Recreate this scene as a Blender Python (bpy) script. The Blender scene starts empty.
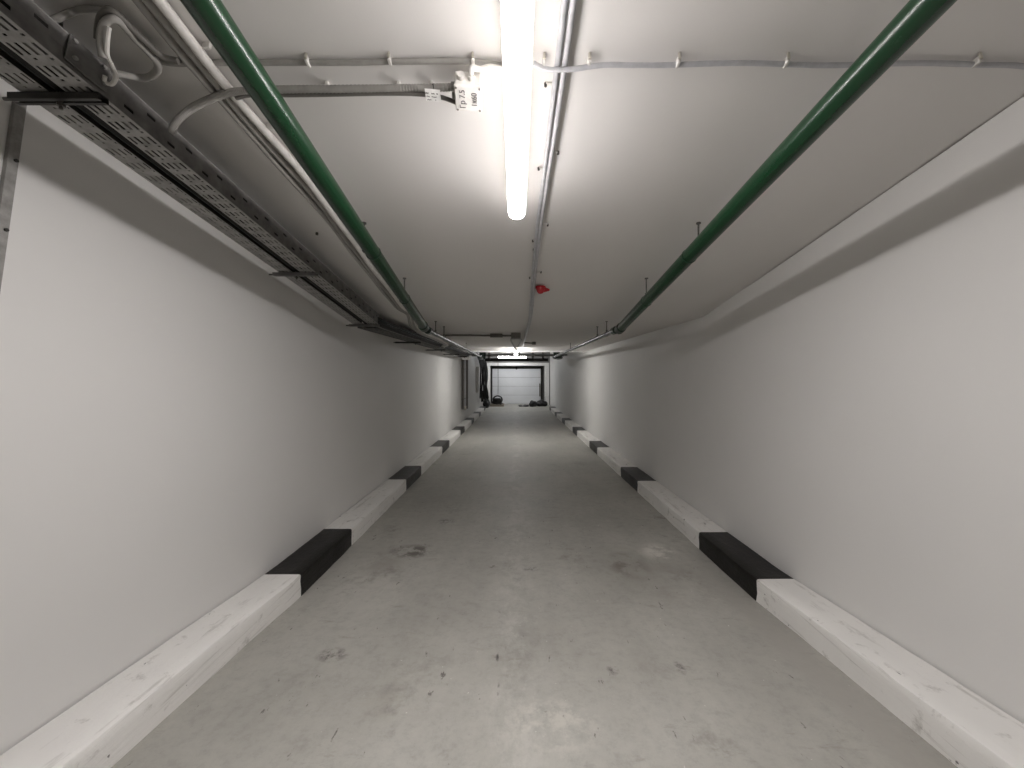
import bpy, bmesh, math, random
from mathutils import Vector, Matrix, noise

random.seed(7)
scene = bpy.context.scene
COL = scene.collection
F = 385.0            # focal length in px of the 1024 px wide frame
VX, VY = 516.0, 372.0
SL = 0.193           # downward slope of the near ceiling
SP = 66.0 / F        # downward slope of the pipes and trays hung under it
ZC = 1.88            # camera height above the level far floor
CEIL0 = 1.342        # ceiling height above the camera at y = 0
YB = 3.98            # where the sloped ceiling turns level
YE = 10.4            # where the low ceiling ends
CLEV = CEIL0 - SL * YB
YT = 3.69            # where the trays turn level
XL, XR = -1.80, 1.94


def W(x, d, z):
    return Vector((x, d, z + ZC))


def P(px, py, h=CEIL0):
    """point on a plane parallel to the sloped ceiling, h above the camera at y=0"""
    d = F * h / (VY + SL * F - py)
    return W((px - VX) * d / F, d, h - SL * d)


def C(x, d, drop=0.0):
    """point below the ceiling"""
    z = CEIL0 - SL * d if d < YB else CLEV
    return W(x, d, z - drop)


def floor_z(d):
    # gentle crest near the camera, then an even fall to the level far end
    z = -1.545 - 0.02 * d
    if d < 2.9:
        z += 0.055 * (2.9 - d) * min(1.0, (2.9 - d) / 0.6) ** 0.5
    return max(z, -1.88)


FLOOR_PTS = [-4.0, 0.0, 1.0, 1.5, 2.0, 2.3, 2.5, 2.6, 2.7, 2.8, 2.9, 6.0, 12.0, 16.75]


# ------------------------------------------------------------------ materials
def mat(name, col, rough=0.6, metal=0.0, spec=0.5):
    m = bpy.data.materials.new(name)
    m.use_nodes = True
    b = m.node_tree.nodes['Principled BSDF']
    b.inputs['Base Color'].default_value = (*col, 1)
    b.inputs['Roughness'].default_value = rough
    b.inputs['Metallic'].default_value = metal
    b.inputs['Specular IOR Level'].default_value = spec
    return m


def nd(m, t, **kw):
    n = m.node_tree.nodes.new(t)
    for k, v in kw.items():
        setattr(n, k, v)
    return n


def lk(m, a, b):
    m.node_tree.links.new(a, b)


def bsdf(m):
    return m.node_tree.nodes['Principled BSDF']


def noise_node(m, scale, detail=4, rough=0.55, vec=None, stretch=None):
    tc = nd(m, 'ShaderNodeTexCoord')
    out = tc.outputs['Object']
    if stretch:
        mp = nd(m, 'ShaderNodeMapping')
        mp.inputs['Scale'].default_value = stretch
        lk(m, out, mp.inputs['Vector'])
        out = mp.outputs['Vector']
    n = nd(m, 'ShaderNodeTexNoise')
    n.inputs['Scale'].default_value = scale
    n.inputs['Detail'].default_value = detail
    n.inputs['Roughness'].default_value = rough
    lk(m, out, n.inputs['Vector'])
    return n


def ramp(m, src, stops):
    r = nd(m, 'ShaderNodeValToRGB')
    el = r.color_ramp.elements
    while len(el) < len(stops):
        el.new(0.5)
    for e, (p, c) in zip(el, stops):
        e.position = p
        e.color = (*c, 1) if len(c) == 3 else c
    lk(m, src, r.inputs['Fac'])
    return r


def mix(m, fac, a, b, mode='MIX'):
    n = nd(m, 'ShaderNodeMix', data_type='RGBA', blend_type=mode)
    if isinstance(fac, (int, float)):
        n.inputs[0].default_value = fac
    else:
        lk(m, fac, n.inputs[0])
    for k, v in ((6, a), (7, b)):
        if isinstance(v, tuple):
            n.inputs[k].default_value = (*v, 1)
        else:
            lk(m, v, n.inputs[k])
    return n.outputs[2]


def bump(m, src, strength=0.2, dist=0.01, prev=None):
    b = nd(m, 'ShaderNodeBump')
    b.inputs['Strength'].default_value = strength
    b.inputs['Distance'].default_value = dist
    lk(m, src, b.inputs['Height'])
    if prev is not None:
        lk(m, prev, b.inputs['Normal'])
    lk(m, b.outputs['Normal'], bsdf(m).inputs['Normal'])
    return b.outputs['Normal']


def g(v):
    return (v, v, v)


def make_plaster(name, base, rough=0.62):
    m = mat(name, base, rough)
    n = noise_node(m, 0.7, 5)
    c = ramp(m, n.outputs['Fac'], [(0.3, tuple(v * 0.95 for v in base)), (0.7, base)])
    lk(m, c.outputs['Color'], bsdf(m).inputs['Base Color'])
    n2 = noise_node(m, 3.0, 6, 0.5)
    nb = bump(m, n2.outputs['Fac'], 0.12, 0.02)
    n3 = noise_node(m, 90.0, 3)
    bump(m, n3.outputs['Fac'], 0.06, 0.004, nb)
    return m


M = {}
M['wall'] = make_plaster('wall_paint', (0.70, 0.69, 0.675))
M['ceil'] = make_plaster('ceiling_paint', (0.76, 0.74, 0.72), 0.7)
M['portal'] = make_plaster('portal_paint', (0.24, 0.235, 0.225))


def make_floor():
    m = mat('floor_concrete', (0.4, 0.39, 0.36), 0.55)
    n = noise_node(m, 0.9, 6, 0.6)
    base = ramp(m, n.outputs['Fac'], [(0.3, (0.315, 0.306, 0.276)), (0.5, (0.39, 0.38, 0.345)), (0.72, (0.45, 0.44, 0.405))]).outputs['Color']
    # worn streaks along the driving direction
    n2 = noise_node(m, 2.2, 5, 0.6, stretch=(1.9, 0.6, 1))
    st = ramp(m, n2.outputs['Fac'], [(0.35, g(0.90)), (0.65, g(1.04))]).outputs['Color']
    base = mix(m, 0.7, base, st, 'MULTIPLY')
    nm = noise_node(m, 16.0, 10, 0.8)
    mo = ramp(m, nm.outputs['Fac'], [(0.36, g(0.72)), (0.5, g(0.98)), (0.66, g(1.10))]).outputs['Color']
    base = mix(m, 0.5, base, mo, 'MULTIPLY')
    nv = noise_node(m, 7.0, 9, 0.75, stretch=(0.5, 1.5, 1))
    vv = ramp(m, nv.outputs['Fac'], [(0.60, g(0)), (0.68, g(0.55))]).outputs['Color']
    base = mix(m, vv, base, (0.25, 0.235, 0.205))
    # darker scuffs
    n3 = noise_node(m, 3.1, 9, 0.72)
    sc = ramp(m, n3.outputs['Fac'], [(0.55, g(0)), (0.70, g(0.8))]).outputs['Color']
    n3b = noise_node(m, 0.8, 2)
    sb = ramp(m, n3b.outputs['Fac'], [(0.48, g(0)), (0.62, g(0.8))]).outputs['Color']
    f = mix(m, 1.0, sc, sb, 'MULTIPLY')
    base = mix(m, f, base, (0.16, 0.145, 0.125))
    # small specks and scratches
    n4 = noise_node(m, 13.0, 4, 0.7, stretch=(1.6, 0.6, 1))
    sp = ramp(m, n4.outputs['Fac'], [(0.665, g(0)), (0.71, g(0.85))]).outputs['Color']
    base = mix(m, sp, base, (0.10, 0.09, 0.08))
    n5 = noise_node(m, 30.0, 3, 0.6)
    wp = ramp(m, n5.outputs['Fac'], [(0.735, g(0)), (0.76, g(0.8))]).outputs['Color']
    base = mix(m, wp, base, (0.75, 0.73, 0.70))
    # pale worn line down the middle of the lane
    tc = nd(m, 'ShaderNodeTexCoord')
    sx = nd(m, 'ShaderNodeSeparateXYZ')
    lk(m, tc.outputs['Object'], sx.inputs[0])
    ab = nd(m, 'ShaderNodeMath', operation='ABSOLUTE')
    lk(m, sx.outputs['X'], ab.inputs[0])
    cl = ramp(m, ab.outputs[0], [(0.03, g(0.55)), (0.22, g(0))]).outputs['Color']
    n6 = noise_node(m, 5.0, 8, 0.75, stretch=(1, 0.6, 1))
    c6 = ramp(m, n6.outputs['Fac'], [(0.45, g(0)), (0.62, g(1))]).outputs['Color']
    f = mix(m, 1.0, cl, c6, 'MULTIPLY')
    base = mix(m, f, base, (0.56, 0.545, 0.51))
    marks = [  # x, y, half width, half length, colour, strength, breakup scale
        (-0.93, 3.47, 0.26, 0.16, (0.10, 0.09, 0.075), 0.85, 9), (-1.15, 3.3, 0.25, 0.3, (0.3, 0.28, 0.25), 0.6, 3),
        (0.93, 3.2, 0.20, 0.28, (0.16, 0.145, 0.12), 0.8, 8), (1.28, 3.45, 0.20, 0.22, (0.68, 0.66, 0.61), 0.8, 6),
        (1.15, 2.95, 0.45, 0.5, (0.30, 0.28, 0.25), 0.55, 3), (0.12, 3.15, 0.08, 0.05, (0.06, 0.055, 0.05), 0.9, 12),
        (-0.108, 2.5, 0.010, 0.14, (0.07, 0.065, 0.06), 0.95, 9), (-0.10, 2.08, 0.010, 0.06, (0.05, 0.045, 0.04), 1.0, 9),
        (-0.085, 1.84, 0.008, 0.06, (0.08, 0.075, 0.07), 0.9, 9), (0.50, 1.99, 0.035, 0.05, (0.10, 0.09, 0.08), 0.9, 14),
        (-1.0, 2.1, 0.10, 0.07, (0.12, 0.11, 0.10), 0.8, 14), (0.85, 2.0, 0.03, 0.06, (0.12, 0.11, 0.1), 0.8, 14),
        (-0.55, 1.75, 0.35, 0.10, (0.36, 0.345, 0.31), 0.7, 9), (0.15, 1.65, 0.25, 0.18, (0.62, 0.60, 0.54), 0.5, 9),
        (-0.75, 4.2, 0.12, 0.10, (0.12, 0.11, 0.1), 0.8, 10), (-0.2, 3.2, 0.03, 0.06, (0.1, 0.09, 0.08), 0.9, 14),
        (1.535, 1.9, 0.12, 1.6, (0.36, 0.345, 0.315), 0.75, 0.3), (0.2, 2.35, 0.3, 0.05, (0.36, 0.345, 0.31), 0.6, 9)]
    for (x0, y0, rx, ry, cc, stg, bs) in marks:
        mp = nd(m, 'ShaderNodeMapping', vector_type='TEXTURE')
        mp.inputs['Location'].default_value = (x0, y0, 0)
        mp.inputs['Scale'].default_value = (rx, ry, 1000)
        lk(m, tc.outputs['Object'], mp.inputs['Vector'])
        ln = nd(m, 'ShaderNodeVectorMath', operation='LENGTH')
        lk(m, mp.outputs['Vector'], ln.inputs[0])
        rg = ramp(m, ln.outputs['Value'], [(0.45, g(stg)), (1.0, g(0))]).outputs['Color']
        nn = noise_node(m, bs, 8, 0.7)
        br = ramp(m, nn.outputs['Fac'], [(0.46, g(0)), (0.58, g(1))] if bs > 1 else [(0.1, g(0.7)), (0.3, g(1))]).outputs['Color']
        base = mix(m, mix(m, 1.0, rg, br, 'MULTIPLY'), base, cc)
    lk(m, base, bsdf(m).inputs['Base Color'])
    nb = bump(m, n3.outputs['Fac'], 0.15, 0.01)
    bump(m, noise_node(m, 120, 3).outputs['Fac'], 0.12, 0.003, nb)
    r = ramp(m, n.outputs['Fac'], [(0.3, g(0.5)), (0.7, g(0.66))])
    lk(m, r.outputs['Color'], bsdf(m).inputs['Roughness'])
    return m


M['floor'] = make_floor()


def make_kerb(name, base, dirt, amt):
    m = mat(name, base, 0.55)
    n = noise_node(m, 9.0, 8, 0.7)
    f = ramp(m, n.outputs['Fac'], [(0.57, g(0)), (0.74, g(amt))]).outputs['Color']
    c = mix(m, f, base, dirt)
    ns = noise_node(m, 14.0, 6, 0.65, stretch=(1.2, 0.10, 3.0))
    fs = ramp(m, ns.outputs['Fac'], [(0.56, g(0)), (0.68, g(amt * 0.55))]).outputs['Color']
    c = mix(m, fs, c, dirt)
    n2 = noise_node(m, 2.0, 3)
    v = ramp(m, n2.outputs['Fac'], [(0.3, g(0.92)), (0.7, g(1.0))]).outputs['Color']
    c = mix(m, 1.0, c, v, 'MULTIPLY')
    n3 = noise_node(m, 24.0, 2, 0.5, stretch=(1, 0.7, 1))
    k = ramp(m, n3.outputs['Fac'], [(0.735, g(0)), (0.755, g(amt))]).outputs['Color']
    c = mix(m, k, c, tuple(x * 0.25 for x in dirt))
    lk(m, c, bsdf(m).inputs['Base Color'])
    nb = bump(m, n.outputs['Fac'], 0.25, 0.012)
    bump(m, noise_node(m, 26, 6, 0.6, stretch=(1, 0.25, 2)).outputs['Fac'], 0.3, 0.008, nb)
    return m


M['kerb_white'] = make_kerb('kerb_white_paint', (0.84, 0.825, 0.80), (0.36, 0.34, 0.31), 0.85)
M['kerb_black'] = make_kerb('kerb_black_paint', (0.007, 0.006, 0.0055), (0.04, 0.036, 0.032), 0.5)
bsdf(M['kerb_black']).inputs['Roughness'].default_value = 0.36
bsdf(M['kerb_black']).inputs['Specular IOR Level'].default_value = 0.25


def make_green():
    m = mat('green_enamel', (0.012, 0.055, 0.028), 0.27)
    n = noise_node(m, 14, 6, 0.7)
    f = ramp(m, n.outputs['Fac'], [(0.62, g(0)), (0.75, g(0.5))]).outputs['Color']
    c = mix(m, f, (0.006, 0.034, 0.013), (0.05, 0.09, 0.06))
    lk(m, c, bsdf(m).inputs['Base Color'])
    bump(m, noise_node(m, 35, 3).outputs['Fac'], 0.15, 0.004)
    return m


def make_galv():
    m = mat('galvanised_steel', (0.4, 0.39, 0.37), 0.5, 0.3)
    n = noise_node(m, 22, 5, 0.65)
    c = ramp(m, n.outputs['Fac'], [(0.3, (0.20, 0.195, 0.185)), (0.7, (0.34, 0.33, 0.315))]).outputs['Color']
    lk(m, c, bsdf(m).inputs['Base Color'])
    return m


def simple(name, col, rough=0.5, metal=0.0, var=0.12, sc=25):
    m = mat(name, col, rough, metal)
    n = noise_node(m, sc, 4)
    c = ramp(m, n.outputs['Fac'], [(0.3, tuple(v * (1 - var) for v in col)), (0.7, tuple(min(1, v * (1 + var)) for v in col))])
    lk(m, c.outputs['Color'], bsdf(m).inputs['Base Color'])
    return m


M['green'] = make_green()
M['green_dark'] = simple('dark_green_enamel', (0.006, 0.022, 0.012), 0.35)
M['galv'] = make_galv()
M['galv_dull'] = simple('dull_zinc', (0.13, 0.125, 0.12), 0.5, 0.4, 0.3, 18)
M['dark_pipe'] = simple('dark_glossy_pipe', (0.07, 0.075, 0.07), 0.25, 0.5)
M['tray_dark'] = simple('dark_zinc', (0.075, 0.072, 0.068), 0.55, 0.3)  # zinc in a darker tone for the whole level tray
M['steel_pipe'] = simple('bare_grey_pipe', (0.30, 0.31, 0.30), 0.3, 0.6)
M['dark_steel'] = simple('dark_steel', (0.035, 0.033, 0.03), 0.45, 0.4)
M['rod'] = simple('threaded_rod_steel', (0.10, 0.095, 0.085), 0.45, 0.5)
M['cable_grey'] = simple('grey_cable', (0.32, 0.308, 0.288), 0.5)
M['cable_pale'] = simple('pale_cable', (0.62, 0.60, 0.57), 0.5)
M['cable_dark'] = simple('dark_grey_cable', (0.13, 0.122, 0.11), 0.5)
M['cable_black'] = simple('black_cable', (0.012, 0.011, 0.010), 0.5)
bsdf(M['cable_black']).inputs['Specular IOR Level'].default_value = 0.2
M['conduit'] = simple('pale_grey_conduit', (0.46, 0.46, 0.48), 0.42)
M['plastic'] = simple('grey_white_plastic', (0.70, 0.68, 0.645), 0.45)
M['plastic_dark'] = simple('grey_plastic', (0.20, 0.19, 0.17), 0.5)
M['white'] = simple('white_paint', (0.82, 0.81, 0.79), 0.45)
M['door'] = simple('white_door_panel', (0.80, 0.81, 0.83), 0.4, 0, 0.03, 2)
M['ink'] = simple('marker_ink', (0.12, 0.11, 0.11), 0.6)
M['red'] = simple('red_plastic', (0.42, 0.012, 0.02), 0.35)
M['wood'] = simple('worn_pallet_wood', (0.25, 0.22, 0.18), 0.8)
M['bag'] = simple('black_bag_plastic', (0.010, 0.010, 0.011), 0.35)
M['brass'] = simple('zinc_fitting', (0.65, 0.62, 0.55), 0.3, 0.8)


def emit(name, col, s, side=0.2):
    m = mat(name, (0.9, 0.9, 0.9), 0.4)
    bsdf(m).inputs['Emission Color'].default_value = (*col, 1)
    # the face of a fitting is brighter than its flanks
    ge = nd(m, 'ShaderNodeNewGeometry')
    sx = nd(m, 'ShaderNodeSeparateXYZ')
    lk(m, ge.outputs['Normal'], sx.inputs[0])
    mr = nd(m, 'ShaderNodeMapRange')
    mr.inputs[1].default_value = -0.35
    mr.inputs[2].default_value = -0.95
    mr.inputs[3].default_value = s * side
    mr.inputs[4].default_value = s
    lk(m, sx.outputs['Z'], mr.inputs[0])
    lk(m, mr.outputs[0], bsdf(m).inputs['Emission Strength'])
    return m


M['lamp'] = emit('lit_diffuser', (1.0, 0.96, 0.95), 112.0, 0.046)
M['lamp_mid'] = emit('lit_diffuser_middle', (1.0, 0.985, 0.96), 40.0, 1.35)
M['lamp_far'] = emit('lit_diffuser_far', (0.97, 0.985, 1.0), 29.0, 1.0)


# ------------------------------------------------------------------ geometry
class MB:
    def __init__(self):
        self.v = []
        self.f = []

    def add(self, vs, fs):
        o = len(self.v)
        self.v += [Vector(p) for p in vs]
        self.f += [tuple(i + o for i in f) for f in fs]
        return self

    def hexa(self, p):
        return self.add(p, [(0, 3, 2, 1), (4, 5, 6, 7), (0, 1, 5, 4), (1, 2, 6, 5), (2, 3, 7, 6), (3, 0, 4, 7)])

    def box(self, c, sx, sy, sz, ux=Vector((1, 0, 0)), uy=Vector((0, 1, 0)), uz=None):
        c = Vector(c)
        ux = Vector(ux).normalized()
        uy = Vector(uy).normalized()
        uz = ux.cross(uy).normalized() if uz is None else Vector(uz).normalized()
        a, b, d = ux * sx / 2, uy * sy / 2, uz * sz / 2
        return self.hexa([c - a - b - d, c + a - b - d, c + a + b - d, c - a + b - d,
                          c - a - b + d, c + a - b + d, c + a + b + d, c - a + b + d])

    def tube(self, pts, r, n=12, caps=True, radii=None):
        pts = [Vector(p) for p in pts]
        m = len(pts)
        tang = []
        for i in range(m):
            a = pts[max(i - 1, 0)]
            b = pts[min(i + 1, m - 1)]
            tang.append((b - a).normalized())
        up = Vector((0, 0, 1)) if abs(tang[0].z) < 0.9 else Vector((1, 0, 0))
        u = tang[0].cross(up).normalized()
        o = len(self.v)
        for i in range(m):
            t = tang[i]
            u = (u - t * u.dot(t)).normalized()
            w = t.cross(u)
            rr = radii[i] if radii else r
            for k in range(n):
                a = 2 * math.pi * k / n
                self.v.append(pts[i] + (u * math.cos(a) + w * math.sin(a)) * rr)
        for i in range(m - 1):
            for k in range(n):
                k2 = (k + 1) % n
                self.f.append((o + i * n + k, o + i * n + k2, o + (i + 1) * n + k2, o + (i + 1) * n + k))
        if caps:
            self.f.append(tuple(o + k for k in reversed(range(n))))
            self.f.append(tuple(o + (m - 1) * n + k for k in range(n)))
        return self

    def prism(self, poly, x0, x1):
        """poly = list of (y, z-above-camera); extruded across x"""
        n = len(poly)
        vs = [W(x0, y, z) for y, z in poly] + [W(x1, y, z) for y, z in poly]
        fs = [tuple(range(n)), tuple(reversed(range(n, 2 * n)))]
        for i in range(n):
            j = (i + 1) % n
            fs.append((i, i + n, j + n, j))
        return self.add(vs, fs)

    def torus(self, c, R, r, nrm=Vector((0, 0, 1)), n=28, k=8, a0=0, a1=2 * math.pi):
        nrm = Vector(nrm).normalized()
        u = nrm.orthogonal().normalized()
        w = nrm.cross(u)
        pts = [Vector(c) + (u * math.cos(a0 + (a1 - a0) * i / n) + w * math.sin(a0 + (a1 - a0) * i / n)) * R for i in range(n + 1)]
        return self.tube(pts, r, k, caps=abs(a1 - a0) < 6.2)

    def build(self, name, m, parent=None, smooth=True, bevel=0.0, origin=None):
        me = bpy.data.meshes.new(name)
        o = bpy.data.objects.new(name, me)
        COL.objects.link(o)
        if origin is None and parent is None:
            if self.v:
                xs = [p.x for p in self.v]; ys = [p.y for p in self.v]; zs = [p.z for p in self.v]
                origin = Vector(((min(xs) + max(xs)) / 2, (min(ys) + max(ys)) / 2, min(zs)))
        base = parent.matrix_world.translation if parent is not None else Vector((0, 0, 0))
        if parent is not None:
            origin = world_loc(parent)
            o.parent = parent
            vs = [p - origin for p in self.v]
        else:
            o.location = origin
            vs = [p - origin for p in self.v]
        me.from_pydata([tuple(p) for p in vs], [], self.f)
        bm = bmesh.new()
        bm.from_mesh(me)
        bmesh.ops.recalc_face_normals(bm, faces=bm.faces)
        bm.to_mesh(me)
        bm.free()
        me.materials.append(m)
        if smooth:
            for p in me.polygons:
                p.use_smooth = True
            me.set_sharp_from_angle(angle=math.radians(38))
        if bevel:
            b = o.modifiers.new('bevel', 'BEVEL')
            b.width = bevel
            b.segments = 2
            b.limit_method = 'ANGLE'
        return o


def world_loc(o):
    v = Vector(o.location)
    while o.parent is not None:
        o = o.parent
        v += Vector(o.location)
    return v


def tag(o, label=None, cat=None, group=None, kind=None):
    if label: o['label'] = label
    if cat: o['category'] = cat
    if group: o['group'] = group
    if kind: o['kind'] = kind
    return o


def thing(name, loc, label, cat, group=None):
    o = bpy.data.objects.new(name, None)
    o.empty_display_size = 0.1
    COL.objects.link(o)
    o.location = Vector(loc)
    return tag(o, label, cat, group)


def bez(pts, n=8):
    """Catmull-Rom through points"""
    pts = [Vector(p) for p in pts]
    out = []
    for i in range(len(pts) - 1):
        p0 = pts[max(i - 1, 0)]; p1 = pts[i]; p2 = pts[i + 1]; p3 = pts[min(i + 2, len(pts) - 1)]
        for k in range(n):
            t = k / n
            out.append(0.5 * ((2 * p1) + (p2 - p0) * t + (2 * p0 - 5 * p1 + 4 * p2 - p3) * t * t + (3 * p1 - p0 - 3 * p2 + p3) * t ** 3))
    out.append(pts[-1])
    return out


# ------------------------------------------------------------------ the setting
BACK = -4.0
END = 24.4
fl = MB()
NB = 17.0
fl.prism([(q, floor_z(q)) for q in FLOOR_PTS] + [(END, -1.88), (END, -2.1), (BACK, -2.1)], XL - 0.2, XR + 0.2)
tag(fl.build('floor', M['floor'], origin=Vector((0, 0, 0))), kind='structure')

ce = MB()
ce.prism([(BACK, CEIL0 - SL * BACK), (YB, CLEV), (YE, CLEV), (YE, 1.6), (END, 1.6), (END, 1.8), (YE - 0.2, 1.8), (YE - 0.25, CLEV + 0.25), (YB, CLEV + 0.25), (BACK, CEIL0 - SL * BACK + 0.25)], XL - 0.2, XR + 0.2)
tag(ce.build('ceiling', M['ceil'], origin=Vector((0, 0, 0))), kind='structure')


def wall_poly(gap):
    top = []
    n = 60
    for i in range(n + 1):
        y = BACK + (YB - BACK) * i / n
        top.append((y, CEIL0 - SL * y - gap(y)))
    top += [(YE, CLEV - 0.001), (YE, 1.599), (END, 1.599)]
    bot = [(END, -1.879)] + [(q, floor_z(q) + .001) for q in reversed(FLOOR_PTS)]
    return top + bot


def crack(y):
    return max(0.0006, 0.006 + 0.005 * noise.noise(Vector((y * 3.1, 0, 0)))) if y < 3.2 else 0.0006


w = MB().prism(wall_poly(lambda y: 0.0006), XL - 0.2, XL)
tag(w.build('wall_left', M['wall'], origin=Vector((0, 0, 0))), kind='structure')
w = MB().prism(wall_poly(crack), XR, XR + 0.2)
tag(w.build('wall_right', M['wall'], origin=Vector((0, 0, 0))), kind='structure')
w = MB().prism([(BACK - 0.2, floor_z(BACK)), (BACK, floor_z(BACK)), (BACK, CEIL0 - SL * BACK), (BACK - 0.2, CEIL0 - SL * BACK)], XL - 0.2, XR + 0.2)
tag(w.build('wall_back', M['wall'], origin=Vector((0, 0, 0))), kind='structure')

# portal wall around the far door
OY0, OY1 = 22.0, 22.5
OXL, OXR, OZ = -1.47, 1.63, 0.36
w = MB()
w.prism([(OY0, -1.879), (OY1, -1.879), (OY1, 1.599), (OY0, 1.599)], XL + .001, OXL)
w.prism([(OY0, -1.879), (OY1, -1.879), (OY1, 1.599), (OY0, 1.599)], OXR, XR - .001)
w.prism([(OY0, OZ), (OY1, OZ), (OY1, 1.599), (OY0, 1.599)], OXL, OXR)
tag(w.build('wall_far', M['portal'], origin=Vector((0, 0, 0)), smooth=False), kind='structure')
# white edge bead where the low ceiling ends
tag(MB().box(W((XL + XR) / 2, YE - 0.03, CLEV - 0.02), XR - XL - .002, 0.05, 0.04).build('trim_2', M['white'], None, smooth=False), kind='structure')
# white painted frame of the opening
w = MB()
y = OY0 - 0.03
w.box(W(OXL - 0.09, y, (-1.878 + OZ + 0.16) / 2), 0.18, 0.06, OZ + 0.16 + 1.878)
w.box(W(OXR + 0.13, y, (-1.878 + OZ + 0.16) / 2), 0.26, 0.06, OZ + 0.16 + 1.878)
w.box(W((OXL + OXR) / 2, y, OZ + 0.08), OXR - OXL, 0.06, 0.16)
tag(w.build('trim_1', M['white'], smooth=False), kind='structure')

# garage door
DY = 22.56
door = thing('door_1', W(0.03, DY, -1.88), None, None)
tag(door, kind='structure')
DXL, DXR, DZ = -1.385, 1.45, 0.20
ph = (DZ + 1.87) / 4
for i in range(4):
    MB().box(W((DXL + DXR) / 2, DY, -1.87 + ph * (i + 0.5)), DXR - DXL, 0.05, ph - 0.012).build('door_panel', M['door'], door, smooth=False, bevel=0.006)
w = MB()
w.box(W(DXL - 0.035, DY - 0.02, (-1.87 + DZ) / 2 + .03), 0.07, 0.08, DZ + 1.87 + .06)
w.box(W(DXR + 0.035, DY - 0.02, (-1.87 + DZ) / 2 + .03), 0.07, 0.08, DZ + 1.87 + .06)
w.box(W((DXL + DXR) / 2, DY - 0.02, DZ + 0.035), DXR - DXL, 0.08, 0.07)
w.build('door_frame', M['dark_steel'], door, smooth=False)
w = MB()
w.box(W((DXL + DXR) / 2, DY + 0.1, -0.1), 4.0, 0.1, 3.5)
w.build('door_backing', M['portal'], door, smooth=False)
w = MB()
w.box(W(0.03, DY - 0.08, DZ + 0.03), 0.07, 0.06, 0.17)
w.build('latch_box', M['dark_steel'], door, smooth=False, bevel=0.006)
w = MB()
w.box(W(DXR - 0.06, DY - 0.045, -1.05), 0.07, 0.04, 0.75)
w.build('side_handle', M['plastic_dark'], door, smooth=False, bevel=0.01)


# ------------------------------------------------------------------ kerb stones
ORD = ['nearest the camera', 'second from the camera', 'third from the camera', 'fourth from the camera',
       'fifth from the camera', 'sixth from the camera', 'farthest down the tunnel']


def kerb(side, y0, y1, black, label, group):
    H = 0.155
    xw = XL if side < 0 else XR
    xi = -1.53 if side < 0 else 1.67
    out = xw - side * 0.003
    gapn = 0.0025
    y0 += gapn
    y1 -= gapn
    n = max(4, int((y1 - y0) / 0.07)) if y0 < 6 else 8
    ch = 0.012
    prof = [(xi, 0.0), (xi, H * 0.35), (xi, H * 0.7), (xi, H - ch), (xi - (-side) * ch * 0.3, H - ch * 0.3), (xi + side * ch, H),
            (xi + side * 0.1, H), (xi + side * 0.18, H), (out, H), (out, 0.0)]
    vs = []
    k = len(prof)
    for i in range(n + 1):
        yy = y0 + (y1 - y0) * i / n
        fz = floor_z(yy)
        for j, (px, pz) in enumerate(prof):
            a = 1.0 if j < 8 else 0.0
            nx = noise.noise(Vector((yy * 4.3, pz * 14, side * 3))) * 0.007 * a
            nz = noise.noise(Vector((yy * 3.1 + 7, px * 9, side * 5))) * 0.004 * (1 if pz > 0 else 0)
            if j == 8:
                nx = -side * (0.007 + 0.007 * abs(noise.noise(Vector((yy * 5, 1, side)))))
            vs.append(W(px + nx, yy, fz + pz + nz))
    fs = []
    for i in range(n):
        for j in range(k):
            j2 = (j + 1) % k
            fs.append((i * k + j, i * k + j2, (i + 1) * k + j2, (i + 1) * k + j))
    fs.append(tuple(range(k)))
    fs.append(tuple(n * k + j for j in reversed(range(k))))
    o = MB().add(vs, fs).build('kerb_stone', M['kerb_black' if black else 'kerb_white'])
    tag(o, label, 'kerb', group)


for side, nm, s0, per, bl in ((-1, 'left', 2.74, 2.63, 0.85), (1, 'right', 2.675, 2.62, 0.84)):
    for k in range(7):
        b0 = s0 + k * per
        w0 = b0 - per + bl
        kerb(side, w0, b0, False, f'white-painted kerb stone along the {nm} wall, {ORD[k]} of the white ones there', f'kerb stones along the {nm} wall')
        if k < 6 or True:
            kerb(side, b0, b0 + bl, True, f'black-painted kerb stone along the {nm} wall, {ORD[k]} of the black ones there', f'kerb stones along the {nm} wall')


# ------------------------------------------------------------------ strip lights
SLV = Vector((0, 1, -SL)).normalized()
SLN = Vector((0, SL, 1)).normalized()
SPV = Vector((0, 1, -SP)).normalized()
EX = Vector((1, 0, 0))


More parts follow.
